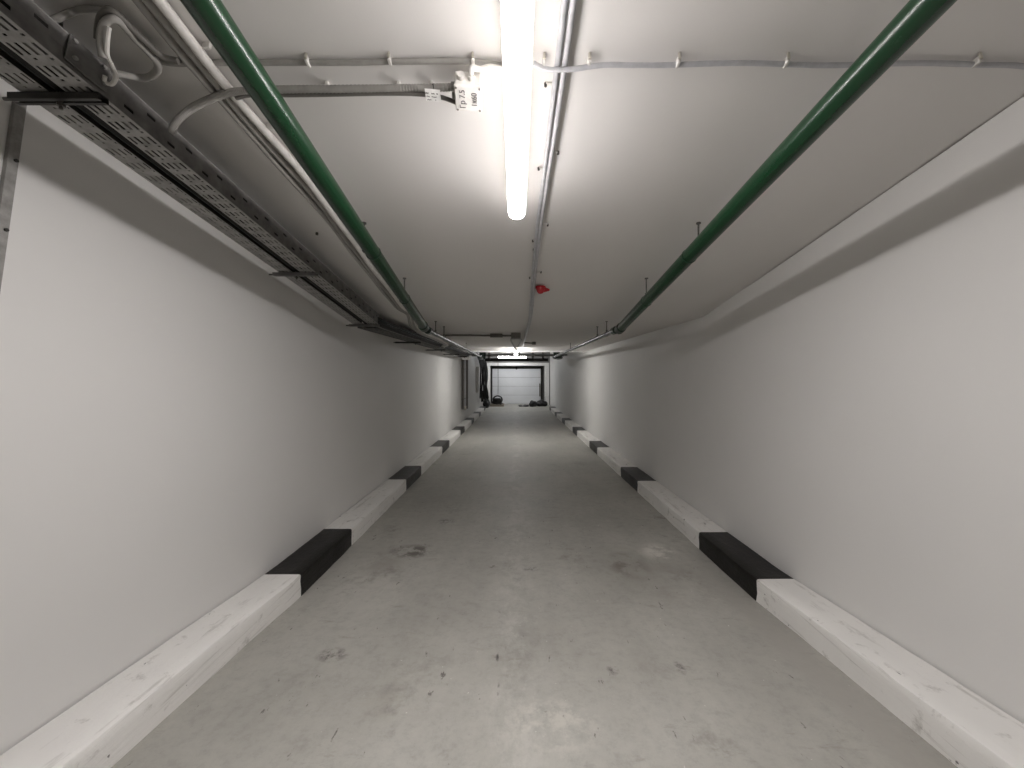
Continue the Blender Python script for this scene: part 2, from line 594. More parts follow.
def light(origin, along, upv, across, length, wid, hgt, hang, label, lampmat, group):
    """origin = middle of the fitting's underside"""
    t = thing('strip_light', origin, label, 'light', group)
    along = along.normalized()
    # diffuser: rounded trough section, rounded ends
    prof = []
    for i in range(13):
        a = math.pi * i / 12
        prof.append((-wid / 2 * math.cos(a), hgt * 0.70 - hgt * 0.70 * (math.sin(a) ** 0.5)))
    ends = [(-0.5, 0.35), (-0.485, 0.75), (-0.46, 0.94), (-0.42, 1.0), (0.42, 1.0), (0.46, 0.94), (0.485, 0.75), (0.5, 0.35)]
    vs = []
    for e, s in ends:
        for (a, b) in prof:
            vs.append(origin + along * (math.copysign(length / 2 - (0.5 - abs(e)) * 0.6, e)) + across * a * s + upv * (hgt * 0.7 - (hgt * 0.7 - b) * s))
    k = len(prof)
    fs = []
    for i in range(len(ends) - 1):
        for j in range(k - 1):
            fs.append((i * k + j, i * k + j + 1, (i + 1) * k + j + 1, (i + 1) * k + j))
    fs.append(tuple(range(k)))
    fs.append(tuple((len(ends) - 1) * k + j for j in range(k)))
    MB().add(vs, fs).build('diffuser', lampmat, t)
    MB().box(origin + upv * hgt * 0.86, wid * 0.86, length * 0.97, hgt * 0.30, across, along, upv).build('housing', M['plastic'], t, bevel=0.006)
    for s in (-0.33, 0.33):
        MB().box(origin + along * length * s + upv * (hgt + hang / 2), wid * 0.4, 0.03, hang, across, along, upv).build('mounting_clip', M['brass'], t)
    return t


g_l = 'strip lights on the ceiling'
mid = 1.375
light(W(0.004, mid, 0.895), SLV, SLN, EX, 1.27, 0.094, 0.105, 0.072,
      'long glowing white strip light on the ceiling overhead, nearest the camera', M['lamp'], g_l)
light(W(0.0, 9.72, 0.425), Vector((0, 1, 0)), Vector((0, 0, 1)), EX, 1.27, 0.078, 0.065, CLEV - 0.49,
      'glowing strip light seen end-on below the far end of the low ceiling', M['lamp_mid'], g_l)
light(W(-0.2, 20.6, 0.74), Vector((1, 0, 0)), Vector((0, 0, 1)), Vector((0, 1, 0)), 1.5, 0.15, 0.12, 0.74,
      'glowing strip light mounted crosswise in front of the far white door', M['lamp_far'], g_l)


# ------------------------------------------------------------------ green pipes
def pipe(side):
    nm = 'left' if side < 0 else 'right'
    if side < 0:
        def X(d): return -0.80 - 0.12 * (d - 0.96) / 2.85
        H = 1.112
    else:
        def X(d): return 1.04
        H = 1.092
    R = 0.043
    dB = 3.84
    t = thing('green_pipe', W(X(1.5), 1.5, H - SP * 1.5 - R),
              f'glossy green pipe hung along the {nm} side of the ceiling, levelling out far ahead', 'pipe', 'green ceiling pipes')
    a = W(X(-1), -1, H + SP)
    b = W(X(dB), dB, H - SP * dB)
    MB().tube([a, b], R, 24).build('sloped_run', M['green'], t)
    z = 0.43
    xl = X(dB)
    # end collar
    dirv = (b - a).normalized()
    MB().tube([b - dirv * 0.05, b + dirv * 0.045], R * 1.13, 24).build('end_collar', M['green_dark'], t, bevel=0.004)
    x1 = xl * 0.985
    xe = side * (1.36 if side > 0 else 1.12)
    xf = -0.985 if side < 0 else 1.075
    pts = [W(x1, dB - 0.02, z + 0.015), W(x1, dB + 0.12, z), W(xf, 10.9, z)]
    MB().tube(pts, 0.025, 16).build('level_run', M['dark_pipe'], t)
    MB().tube(bez([W(xf, 10.88, z), W(xf + side * .03, 11.1, z - .01), W(xe, 11.5, z), W(xe, 12.5, z), W(xe, 12.85, z + .06), W(xe, 12.9, z + .3), W(xe, 12.9, 1.595)], 5), 0.036, 14).build('far_riser', M['green_dark'], t)
    MB().tube([W(xe, 12.9, z + 0.0), W(xe, 12.9, z + 0.28)], 0.11, 16).build('valve_body', M['green_dark'], t, bevel=0.01)
    MB().tube([W(x1, dB + 0.10, z), W(x1, dB + 0.2, z)], 0.040, 16).build('coupling', M['green_dark'], t)
    # hangers
    for i, d in enumerate((2.31, 3.07)):
        zc = H - SP * d
        x = X(d)
        off = side * 0.055 if i == 0 else 0.0
        lab = [f'short rusty rod hanger of the {nm} green pipe, nearer the camera', f'thin rod hanger of the {nm} green pipe just before its bend'][i]
        hanger(x, d, zc, R, lab, CEIL0 - SL * d, off, 'green_dark')
    for i, d in enumerate((4.35, 4.85)):
        hanger(x1, d, z, 0.025, f'rod hanger of the {nm} level pipe beyond the bend, {["nearer", "farther"][i]} of the pair', CLEV)
    hanger(xf, 7.6, z, 0.025, f'small far rod hanger on the {nm} level pipe', CLEV)


def hanger(x, d, zc, r, label, top, off=0.0, ring='rod'):
    t = thing('pipe_hanger', W(x, d, zc), label, 'hanger', 'pipe hangers on the ceiling')
    zb = zc + (r if not off else 0.0)
    xo = x + off
    MB().tube([W(xo, d, zb), W(xo, d, top)], 0.0055, 8).build('rod', M['rod'], t)
    c = W(x, d, zc)
    MB().torus(c, r + 0.001, 0.0022, Vector((0, 1, -SP if d < 3.9 else 0)), 24, 6).build('clamp_ring', M[ring], t)
    MB().tube([W(xo, d, zb + 0.006), W(xo, d, zb + 0.02)], 0.012, 6).build('nut', M['rod'], t)
    MB().tube([W(xo, d, top - 0.008), W(xo, d, top)], 0.014, 8).build('anchor', M['rod'], t)


pipe(-1)
pipe(1)


# ------------------------------------------------------------------ cable trays
def perforated(x0, x1, y0, y1, zf, cols, per, blank, hole):
    """sheet with slots; zf(y) height above the camera"""
    bm_v, bm_f = [], []
    xs = [x0 + (x1 - x0) * c for c in cols]
    ys = []
    y = y0
    kind = []
    while y < y1 - per * 0.5:
        ys += [y, y + per * blank, y + per * hole, y + per * (hole + 0.12), y + per * (hole + 0.22)]
        kind += ['s', 'h', 's', 'd', 's']
        y += per
    ys.append(y)
    nx = len(xs)
    for yy in ys:
        for xx in xs:
            bm_v.append(W(xx, yy, zf(yy)))
    for i in range(len(ys) - 1):
        for j in range(nx - 1):
            if kind[i] == 'h' and j % 2 == 1:
                continue
            if kind[i] == 'd' and j % 4 == 3:
                continue
            a = i * nx + j
            bm_f.append((a, a + 1, a + nx + 1, a + nx))
    return MB().add(bm_v, bm_f), y


def solid(o, th):
    s = o.modifiers.new('sheet', 'SOLIDIFY')
    s.thickness = th
    s.offset = 0
    return o


HT = 1.085
cols4 = [0, .09, .18, .31, .40, .55, .64, .79, .88, 1.0]


def side_sheet(x, y0, y1, zf, h, per=0.08, holes=True):
    vs, fs = [], []
    rows = [0, .22, .34, .62, .74, 1.0]
    ys, kind = [], []
    y = y0
    while y < y1 - per * 0.5:
        ys += [y, y + per * 0.45, y + per * 0.85]
        kind += ['s', 'h', 's']
        y += per
    ys.append(y)
    nr = len(rows)
    for yy in ys:
        for r in rows:
            vs.append(W(x, yy, zf(yy) + h * r))
    for i in range(len(ys) - 1):
        for j in range(nr - 1):
            if holes and kind[i] == 'h' and j in (1, 3) and (i // 3 + j // 2) % 2 == 0:
                continue
            a = i * nr + j
            fs.append((a, a + 1, a + nr + 1, a + nr))
    return MB().add(vs, fs)


def slope(h):
    return lambda y: h - SP * y


t = thing('cable_tray', W(-1.36, 2.0, HT - SP * 2.0), 'perforated steel cable tray with tall flange running under the left ceiling', 'cable tray', 'cable trays')
mb, yend = perforated(-1.41, -1.31, 0.45, YT, slope(HT), cols4, 0.066, 0.18, 0.70)
solid(mb.build('tray_base', M['galv'], t, smooth=False), 0.0015)
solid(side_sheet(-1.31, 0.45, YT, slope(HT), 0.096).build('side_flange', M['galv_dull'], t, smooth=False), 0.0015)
solid(side_sheet(-1.41, 0.45, YT, slope(HT), 0.06, holes=False).build('inner_flange', M['galv'], t, smooth=False), 0.0015)
mb = MB()
mb.box((W(-1.316, 0.45, HT + 0.097 - SP * 0.45) + W(-1.316, yend, HT + 0.097 - SP * yend)) / 2, 0.014, (yend - 0.45) * math.sqrt(1 + SP * SP), 0.004, EX, SPV)
mb.build('top_lip', M['galv'], t, smooth=False)
# splice plate on the flange, above the first arm
mb = MB()
mb.box(W(-1.304, 1.175, HT + 0.055 - SP * 1.175), 0.004, 0.115, 0.085, EX, SPV)
o = mb.build('splice_plate', M['galv_dull'], t, smooth=False, bevel=0.003)
o['label'] = 'plain steel joint plate'
for dy, dz in ((-.05, .03), (-.05, -.02), (.05, .03), (.05, -.02)):
    yy = 1.175 + dy * 0.8
    MB().tube([W(-1.302, yy, HT + .055 + dz - SP * yy), W(-1.295, yy, HT + .055 + dz - SP * yy)], 0.006, 8).build('bolt', M['galv'], o)

t = thing('cable_tray', W(-1.505, 2.0, HT - SP * 2.0), 'narrow perforated steel strip tray beside the left wall, left of the black gap', 'cable tray', 'cable trays')
cols3 = [0, .12, .2, .36, .44, .62, .70, .86, .93, 1.0]
mb, yend2 = perforated(-1.552, -1.462, 0.45, YT, slope(HT), cols3, 0.075, 0.25, 0.70)
solid(mb.build('tray_base', M['galv'], t, smooth=False), 0.0015)
solid(side_sheet(-1.462, 0.45, YT, slope(HT), 0.06, holes=False).build('side_flange', M['dark_steel'], t, smooth=False), 0.0015)  # flange facing the gap coloured dark to stand for its shade
solid(side_sheet(-1.552, 0.45, YT, slope(HT), 0.06, holes=False).build('outer_flange', M['galv'], t, smooth=False), 0.0015)

# cables lying in the trays; those inside added to darken the slots
tray_cables = [(-1.436, 0.022, 'cable_black', 0.026, 'thick black cable lying in the gap between the two left trays'),
               (-1.39, 0.013, 'cable_black', 0.015, 'added black cable inside the flanged left tray, along its inner flange'),
               (-1.36, 0.013, 'cable_dark', 0.015, 'added dark grey cable inside the flanged left tray, along its middle'),
               (-1.33, 0.012, 'cable_black', 0.014, 'added black cable inside the flanged left tray, along its tall flange'),
               (-1.326, 0.014, 'cable_black', 0.043, 'added black cable lying second-highest against the tall flange of the left tray'),
               (-1.327, 0.014, 'cable_black', 0.072, 'added black cable lying highest against the tall flange of the left tray'),
               (-1.357, 0.014, 'cable_black', 0.044, 'added black cable in the middle layer of the flanged left tray'),
               (-1.525, 0.014, 'cable_dark', 0.016, 'added dark grey cable inside the narrow left tray, on its wall side'),
               (-1.49, 0.014, 'cable_black', 0.016, 'added black cable inside the narrow left tray, beside the gap')]
for x, r, mm, up, lab in tray_cables:
    pts = [W(x + 0.003 * math.sin(i * 1.3 + x * 40), 0.45 + i * 0.2, HT + up - SP * (0.45 + i * 0.2)) for i in range(17)]
    pts += [W(x, YT + 0.25, HT - SP * (YT + 0.1) + up), W(x, 6, HT - SP * YT + up - .02), W(x + .02, 9, HT - SP * YT + up - .02), W(x, 10.9, HT - SP * YT + up - .02)]
    o = MB().tube(bez(pts, 3), r, 8).build('cable', M[mm])
    tag(o, lab, 'cable', 'cables lying in the left trays')


# arms carrying the trays
def arm(d, x0, x1, z, label, top, chan=0.030, mm='dark_steel'):
    t = thing('tray_bracket', W((x0 + x1) / 2, d, z - chan), label, 'bracket', 'brackets under the cable trays')
    mb = MB()
    xm, L = (x0 + x1) / 2, x1 - x0
    mb.box(W(xm, d, z - 0.0025), L, chan, 0.003)
    mb.box(W(xm, d - chan / 2, z - 0.011), L, 0.003, 0.020)
    mb.box(W(xm, d + chan / 2, z - 0.011), L, 0.003, 0.020)
    mb.box(W(xm, d - chan / 2 + .006, z - 0.021), L, 0.010, 0.002)
    mb.box(W(xm, d + chan / 2 - .006, z - 0.021), L, 0.010, 0.002)
    mb.build('channel_arm', M[mm], t, smooth=False)
    x = -1.436
    MB().tube([W(x, d, z - 0.045), W(x, d, top)], 0.005, 8).build('hanger_rod', M['rod'], t)
    MB().tube([W(x, d, z - 0.036), W(x, d, z - 0.028)], 0.011, 6).build('nut', M['rod'], t)
    MB().tube([W(x0 - 0.03, d, z - 0.012), W(x0 + 0.02, d, z - 0.012)], 0.006, 8).build('end_stud', M['rod'], t)
    return t


lab = ['first from the camera', 'second from the camera', 'at the ceiling bend']
for i, d in enumerate((1.215, 2.52, 3.66)):
    arm(d, -1.585, -1.302, HT - SP * d - 0.003, f'dark channel bracket under the sloped left trays, {lab[i]}', CEIL0 - SL * d, mm='dark_steel' if i == 0 else 'galv_dull')
ZT = HT - SP * YT - 0.02
for i, d in enumerate((5.5, 7.4, 9.2, 10.7)):
    arm(d, -1.72, -1.36, ZT, f'small bracket under the level left tray past the bend, {["first", "second", "third", "last"][i]} going away', CLEV)
t = thing('cable_tray', W(-1.42, 7.0, ZT), 'level steel cable tray continuing past the bend along the left wall', 'cable tray', 'cable trays')
mb, yy = perforated(-1.56, -1.38, YT + 0.1, 10.95, lambda y: ZT, cols4, 0.16, 0.30, 0.66)
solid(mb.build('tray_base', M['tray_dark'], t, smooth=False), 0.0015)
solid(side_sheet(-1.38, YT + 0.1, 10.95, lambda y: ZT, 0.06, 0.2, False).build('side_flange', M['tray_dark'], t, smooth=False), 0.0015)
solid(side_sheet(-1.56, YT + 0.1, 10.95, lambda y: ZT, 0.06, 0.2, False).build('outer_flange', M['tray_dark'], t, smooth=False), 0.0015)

# slotted strip on the left wall below the first arm
t = thing('wall_strut', W(XL + 0.01, 1.31, 0.2), 'slotted grey steel strip leaning on the left wall under the first bracket', 'strut')
a = W(XL + 0.012, 1.392, 0.985)
b = W(XL + 0.012, 1.30, 0.10)
dv = (b - a).normalized()
mb = MB()
mb.box((a + b) / 2, 0.004, (b - a).length, 0.030, EX, dv)
sx = EX.cross(dv).normalized()
for s in (-1, 1):
    mb.box((a + b) / 2 + sx * 0.014 * s - EX * 0.006, 0.012, (b - a).length, 0.003, EX, dv)
mb.build('strip', M['galv'], t, smooth=False)
for f in (0.26, 0.55, 0.85):
    c = a + (b - a) * f + sx * 0.006
    MB().tube([c, c + EX * 0.008], 0.006, 8).build('bolt', M['dark_steel'], t)


# ------------------------------------------------------------------ ceiling cables and conduits
def clip(t, p, along, m='plastic', s=1.0, up=SLN):
    """saddle clip with a screw lug, for a cable running along `along`"""
    side = along.cross(up).normalized()
    return MB().box(p - up * 0.002 * s, 0.010 * s, 0.024 * s, 0.022 * s, along, side, up).build('clip', M[m], t, smooth=False, bevel=0.003)


# three cables left of the left pipe
cab = [(-1.112, 0.0145, 'cable_grey', 'grey cable clipped to the ceiling left of the left pipe, outermost of three'),
       (-1.080, 0.0145, 'cable_grey', 'grey cable clipped to the ceiling left of the left pipe, middle of three'),
       (-1.046, 0.0165, 'cable_pale', 'pale cable clipped to the ceiling beside the left pipe, innermost of three')]
for ci, (x, r, mm, lab) in enumerate(cab):
    pts = []
    for i in range(26):
        d = -0.4 + i * 0.17
        sag = 0.010 * (0.5 + 0.5 * math.sin(d * 5.2 + 0.6 * ci)) + r + 0.002
        dx = 0.010 * math.sin(d * 3.3 + ci * 0.35) + 0.004 * math.sin(d * 9 + ci * 2)
        pts.append(C(x + dx - 0.012 * max(0, d - 2), d, sag))
    pts[-1].x += 0.05
    e = 0.032 * (ci - 1)
    pts += [W(-1.07 + e, 4.02, 0.49), W(-1.05 + e, 4.3, 0.445), W(-1.06 + e, 5.2, 0.44), W(-1.12 + e, 6.2, 0.445), W(-1.34 + e, 7.0, 0.46), W(-1.43 + e, 7.6, 0.455), W(-1.44 + e, 10.6, 0.455)]
    t = thing('cable', pts[8], lab, 'cable', 'ceiling cables beside the left pipe')
    MB().tube(bez(pts, 3), r, 10).build('sheath', M[mm], t)
    if ci == 2:
        for d in (0.95, 1.28, 1.6, 2.28, 2.9, 3.4):
            p = C(x + 0.010 * math.sin(d * 3.3 + ci * .35) + 0.028, d, 0.008)
            clip(t, p, SLV, 'cable_pale', 1.1)

# crosswise conduit, right of the light
hA = CEIL0 - 0.022
ptsA = [W(0.06, 1.325, hA - SL * 1.325 - 0.002), W(0.11, 1.335, hA - 0.013 - SL * 1.335), W(0.19, 1.335, hA - 0.013 - SL * 1.335), W(0.30, 1.33, hA - 0.003 - SL * 1.33)]
for i in range(1, 16):
    x = 0.30 + (XR - 0.30) * i / 15
    d = 1.33 + 0.004 * math.sin(i * 1.1) + (0.012 if i > 13 else 0)
    ptsA.append(W(x, d, hA - SL * d))
t = thing('conduit', ptsA[8], 'thin pale conduit crossing the ceiling from the strip light to the right wall', 'conduit')
MB().tube(bez(ptsA, 4), 0.0085, 10).build('tube', M['conduit'], t)
for px in (544, 589, 678, 786, 976):
    p = P(px, 61.5, CEIL0 - 0.018)
    k = clip(t, p, EX, 'cable_pale', 1.1)
    MB().tube([p - SLV * 0.014 - SLN * 0.006, p - SLV * 0.014 + SLN * 0.018], 0.005, 8).build('screw', M['brass'], k)

# crosswise conduit left of the light, looping into the tray
seq = [(48, 20), (70, 13), (90, 9), (110, 13), (128, 30), (144, 47), (158, 60), (175, 63.5), (200, 63), (250, 62.5), (308, 62.5), (350, 62.5), (390, 61.5), (440, 61), (473, 61.5), (490, 64), (502, 65)]
pts = [P(x, y, CEIL0 - 0.014) for x, y in seq]
pts[0] = P(40, 26, 1.20)
t = thing('conduit', pts[9], 'thin grey conduit crossing the ceiling from the left tray to the strip light', 'conduit')
MB().tube(bez(pts, 6), 0.0095, 10).build('tube', M['cable_grey'], t)
for px, py in ((308, 61), (390, 60), (473, 60)):
    p = P(px, py, CEIL0 - 0.014)
    k = clip(t, p, EX, 'plastic', 1.1)
    MB().tube([p - SLV * 0.014 - SLN * 0.006, p - SLV * 0.014 + SLN * 0.014], 0.005, 8).build('screw', M['brass'], k)

# loops near the splice plate
pts = [P(103, 58, 1.19), P(101, 44, 1.22), P(102, 30, 1.25), P(107, 21, 1.27), P(115, 19, 1.28), P(123, 25, 1.29), P(135, 39, 1.295), P(148, 52, 1.295), P(157, 63, 1.295), P(157, 71, 1.295), P(149, 77, 1.295), P(135, 77, 1.29), P(118, 74, 1.25), P(112, 76, 1.2)]
o = MB().tube(bez(pts, 6), 0.011, 10).build('cable', M['cable_grey'])
tag(o, 'grey cable looped on the ceiling above the joint plate of the left tray', 'cable', 'loose cable loops at the left tray')
pts = [P(98, 40, 1.24), P(99, 24, 1.27), P(103, 14, 1.29), P(110, 10, 1.295), P(120, 17, 1.295), P(134, 31, 1.297), P(150, 46, 1.297), P(163, 57, 1.297), P(178, 61, 1.297)]
o = MB().tube(bez(pts, 6), 0.010, 10).build('cable', M['cable_dark'])
tag(o, 'dark cable arching from the left tray to the crosswise conduit', 'cable', 'loose cable loops at the left tray')
pts = [P(109, 27, 1.25), P(107, 42, 1.22), P(107, 54, 1.20), P(112, 66, 1.19), P(116, 76, 1.17), P(112, 84, 1.15), P(105, 82, 1.15), P(105, 76, 1.16)]
o = MB().tube(bez(pts, 6), 0.006, 8).build('cable', M['cable_pale'])
tag(o, 'slim pale wire hanging in a curl beside the joint plate', 'cable', 'loose cable loops at the left tray')

# corrugated hose and a thinner cable to the junction box
pts = [P(170, 133, 1.19), P(178, 120, 1.24), P(191, 109, 1.28), (P(206, 101, 1.29)), P(225, 94, 1.295), P(245, 91, 1.297), P(280, 89.5, 1.297), P(330, 89, 1.297), P(380, 88.5, 1.297), P(420, 88, 1.295), P(456, 87, 1.288)]
cen = bez(pts, 26)
t = thing('corrugated_conduit', pts[6], 'grey corrugated conduit running from the left tray to the marked junction box', 'conduit')
MB().tube(cen, 0.011, 10, radii=[0.0135 if i % 2 else 0.0115 for i in range(len(cen))]).build('hose', M['cable_grey'], t)
for px in (328, 399, 432):
    p = P(px, 86, CEIL0 - 0.008)
    clip(t, p, EX, 'plastic', 1.2)
pts = [P(236, 98, 1.285), P(252, 95, 1.29), P(290, 95, 1.29), P(330, 94.5, 1.29), P(380, 93.5, 1.288), P(416, 94, 1.283), P(440, 97, 1.28), P(457, 103, 1.275)]
o = MB().tube(bez(pts, 6), 0.0075, 8).build('cable', M['cable_dark'])
tag(o, 'thin dark cable just behind the corrugated conduit, entering the marked junction box', 'cable')


# text helper: 3-D text turned into mesh
def text_mesh(name, s, size, origin, ux, uy, m, parent, depth=0.0006):
    cu = bpy.data.curves.new(name, 'FONT')
    cu.body = s
    cu.size = size
    cu.extrude = depth
    cu.align_x = 'CENTER'
    cu.align_y = 'CENTER'
    tmp = bpy.data.objects.new(name, cu)
    COL.objects.link(tmp)
    dg = bpy.context.evaluated_depsgraph_get()
    me = bpy.data.meshes.new_from_object(tmp.evaluated_get(dg))
    bpy.data.objects.remove(tmp)
    uz = Vector(ux).cross(Vector(uy))
    mt = Matrix((Vector(ux), Vector(uy), uz)).transposed().to_4x4()
    me.transform(Matrix.Translation(Vector(origin) - world_loc(parent)) @ mt)
    me.materials.clear()
    me.materials.append(m)
    o = bpy.data.objects.new(name, me)
    COL.objects.link(o)
    o.parent = parent
    return o


# junction box with handwriting
bc = P(468.5, 93, 1.272)
rot = Matrix.Rotation(math.radians(4), 3, SLN)
bx = (rot @ EX).normalized()
by = (rot @ SLV).normalized()
bz = SLN
t = thing('junction_box', bc + bz * 0.043, 'pale plastic junction box with handwritten marks, beside the near strip light', 'junction box', 'junction boxes')
MB().box(bc + bz * 0.010, 0.092, 0.098, 0.056, bx, by, bz).build('box_body', M['plastic'], t, smooth=False, bevel=0.005)
lid = MB().box(bc - bz * 0.022, 0.096, 0.102, 0.012, bx, by, bz).build('lid', M['plastic'], t, smooth=False, bevel=0.004)
for s in (-0.024, 0.012):
    c = bc + bx * s - by * 0.049 + bz * 0.008
    MB().tube([c, c - by * 0.016], 0.013, 12).build('gland', M['plastic'], t)
for s in (-0.018, 0.022):
    c = bc - bx * 0.046 + by * s + bz * 0.008
    MB().tube([c, c - bx * 0.014], 0.012, 12).build('gland', M['plastic_dark'], t)
for sx_ in (-1, 1):
    for sy_ in (-1, 1):
        c = bc + bx * 0.041 * sx_ + by * 0.044 * sy_ - bz * 0.028
        MB().tube([c, c - bz * 0.002], 0.004, 8).build('screw', M['plastic_dark'], lid)
o = text_mesh('handwriting', '\u0413\u0440 7.5', 0.028, bc - bz * 0.0286 - bx * 0.020, by * -1, bx * -1, M['ink'], lid)
o = text_mesh('handwriting', '1\u043a60', 0.028, bc - bz * 0.0286 + bx * 0.022, by * -1, bx * -1, M['ink'], lid)
# short white cable from the box to the light
pts = [bc + bx * 0.012 - by * 0.064 + bz * 0.008, bc + bx * 0.016 - by * 0.085 + bz * 0.012, P(480, 69, 1.292), P(490, 67, 1.298), P(503, 69, 1.29)]
o = MB().tube(bez(pts, 6), 0.009, 10).build('cable', M['plastic'])
tag(o, 'short white cable curving from the marked junction box to the strip light', 'cable')

# label tag on the cable
tc_ = P(433, 95.5, 1.268)
rt = Matrix.Rotation(math.radians(6), 3, SLN)
tx, ty = (rt @ EX).normalized(), (rt @ SLV).normalized()
t = thing('cable_tag', tc_, 'small white printed tag tied on the cable left of the junction box', 'tag')
MB().box(tc_, 0.054, 0.050, 0.0015, tx, ty, SLN).build('card', M['white'], t, smooth=False)
mb = MB()
for row, segs in enumerate(([(-.018, .014), (.002, .012), (.018, .008)], [(-.016, .012), (.006, .02)], [(-.012, .018), (.010, .004)])):
    for x, l in segs:
        c = tc_ + tx * x + ty * (-0.008 + 0.013 * row) - SLN * 0.0011
        for q in range(int(l / 0.003)):
            mb.box(c + tx * (q * 0.003 - l / 2) + ty * random.uniform(-.001, .001), 0.0021, 0.0055 if row == 0 else 0.004, 0.0004, tx, ty, SLN)
mb.build('print', M['ink'], t, smooth=False)
MB().tube(bez([tc_ - ty * .02 + tx * .004, tc_ - ty * .028 - SLN * -.02 + tx * .002, P(431, 90, 1.296)], 5), 0.0014, 6).build('tie', M['cable_black'], t)

# twin lengthwise conduits right of the light
for ci, (dx, lab) in enumerate(((-0.013, 'left of the close pair'), (0.013, 'right of the close pair'))):
    pts = []
    for i in range(36):
        d = -0.5 + i * 0.12
        x = 0.152 + dx * (1.0 if d < 1.6 else max(0.75, 1 - (d - 1.6))) + 0.010 * math.sin(d * 1.9 - 0.4) * 0.6 - 0.008 * max(0, min(1, d - 1.3))
        pts.append(C(x, d, 0.017))
    for d in (4.2, 5.2, 6.6, 7.8, 8.7):
        pts.append(C(0.15 + dx * 0.75, d, 0.017))
    t = thing('conduit', C(0.152 + dx, 1.6, 0.026), f'pale conduit running lengthwise along the ceiling beside the strip light, {lab}', 'conduit', 'lengthwise ceiling conduits')
    MB().tube(bez(pts, 2), 0.0105, 10).build('tube', M['conduit'], t)
    for d in ([1.42, 1.85, 2.5, 3.05] if ci == 0 else [1.75, 2.32, 2.95]):
        s = -1 if ci == 0 else 1
        p = C(0.150 + dx + s * 0.012, d, 0.006)
        k = MB().box(p, 0.03, 0.012, 0.008, EX, SLV, SLN).build('clip', M['plastic'], t, smooth=False)
        MB().tube([p + EX * s * 0.016 - SLN * 0.010, p + EX * s * 0.016 + SLN * 0.004], 0.0055, 8).build('screw', M['rod'], k)

# loose bolts in the ceiling
for px, py, lab in ((534, 249, 'small dark anchor bolt in the ceiling left of the twin conduits'), (317, 233, 'small dark anchor bolt in the ceiling between the left tray and the cables')):
    p = P(px, py, CEIL0 - 0.002)
    t = tag(MB().tube([p + SLN * 0.004, p - SLN * 0.012], 0.0085, 8).build('anchor_bolt', M['rod']), lab, 'bolt', 'ceiling anchor bolts')

# red sounder on the twin conduits
c = C(0.165, 3.22, 0.02)
t = thing('alarm_light', c, 'small red warning beacon on the ceiling conduits past the strip light', 'alarm')
pr = [(0.0, 0.038), (-0.012, 0.038), (-0.016, 0.034), (-0.03, 0.030), (-0.042, 0.020), (-0.048, 0.004)]
cc = c + EX * 0.04
MB().tube([cc + Vector((0, 0, -0.0)) + Vector((0, 0, z)) for z, r in pr], 1, 18, radii=[r for z, r in pr]).build('lens', M['red'], t)
MB().tube([cc + Vector((0, 0, 0.014)), cc - Vector((0, 0, 0.003))], 0.043, 18).build('base', M['red'], t)
MB().tube([cc + EX * 0.03 - Vector((0, 0, .012)), cc + EX * 0.075 - Vector((0, 0, .014))], 0.02, 12, radii=[0.024, 0.008]).build('horn', M['red'], t)

# second junction box and its crosswise cable
c = C(0.0, 5.65, 0.045)
t = thing('junction_box', c + Vector((0, 0, .045)), 'grey junction box on the level ceiling before the second strip light', 'junction box', 'junction boxes')
MB().box(c + Vector((0, 0, .008)), 0.14, 0.14, 0.075).build('box_body', M['plastic_dark'], t, smooth=False, bevel=0.008)
MB().box(c - Vector((0, 0, .036)), 0.146, 0.146, 0.014).build('lid', M['plastic_dark'], t, smooth=False, bevel=0.004)
pts = [C(-1.05, 5.7, 0.03), C(-0.7, 5.7, 0.03), C(-0.4, 5.7, 0.034), C(-0.07, 5.66, 0.04)]
t = thing('conduit', C(-0.6, 5.7, 0.03), 'dark crosswise cable on the level ceiling left of the grey junction box', 'conduit')
MB().tube(bez(pts, 5), 0.014, 8).build('tube', M['cable_dark'], t)
MB().tube([C(-0.38, 5.7, .034), C(-0.20, 5.68, .036)], 0.03, 10).build('sleeve', M['cable_dark'], t)
pts = [C(0.15, 7.2, 0.02), C(0.22, 7.2, 0.03), C(0.32, 7.2, 0.035)]
t = thing('conduit', pts[0], 'dark stub conduit with a knob, branching right from the twin conduits', 'conduit')
MB().tube(bez(pts, 5), 0.012, 8).build('tube', M['cable_dark'], t)
MB().tube([C(0.30, 7.2, .035), C(0.37, 7.2, .035)], 0.028, 10).build('knob', M['cable_dark'], t)
for s in (-1, 1):
    pts = [C(0.05 * s, 5.74, 0.06), C(0.085 * s, 6.6, 0.04), C(0.03 * s, 8.3, 0.05), W(0.01 * s, 9.12, 0.492)]
    o = MB().tube(bez(pts, 5), 0.015, 8).build('cable', M['cable_grey'])
    tag(o, f'pale cable from the grey junction box to the second strip light, {"left" if s < 0 else "right"} one', 'cable', 'pair of cables to the second strip light')

# ------------------------------------------------------------------ the far end
t = thing('junction_box', W(-1.46, 11.3, 0.36), 'white box at the far end of the level left tray', 'junction box', 'junction boxes')
MB().box(W(-1.46, 11.3, 0.42), 0.22, 0.14, 0.12).build('box_body', M['white'], t, smooth=False, bevel=0.01)
MB().box(W(-1.46, 11.22, 0.42), 0.20, 0.02, 0.11).build('lid', M['white'], t, smooth=False, bevel=0.004)
MB().box(W(-1.68, 11.3, 0.42), 0.24, 0.05, 0.03).build('mount', M['white'], t, smooth=False)

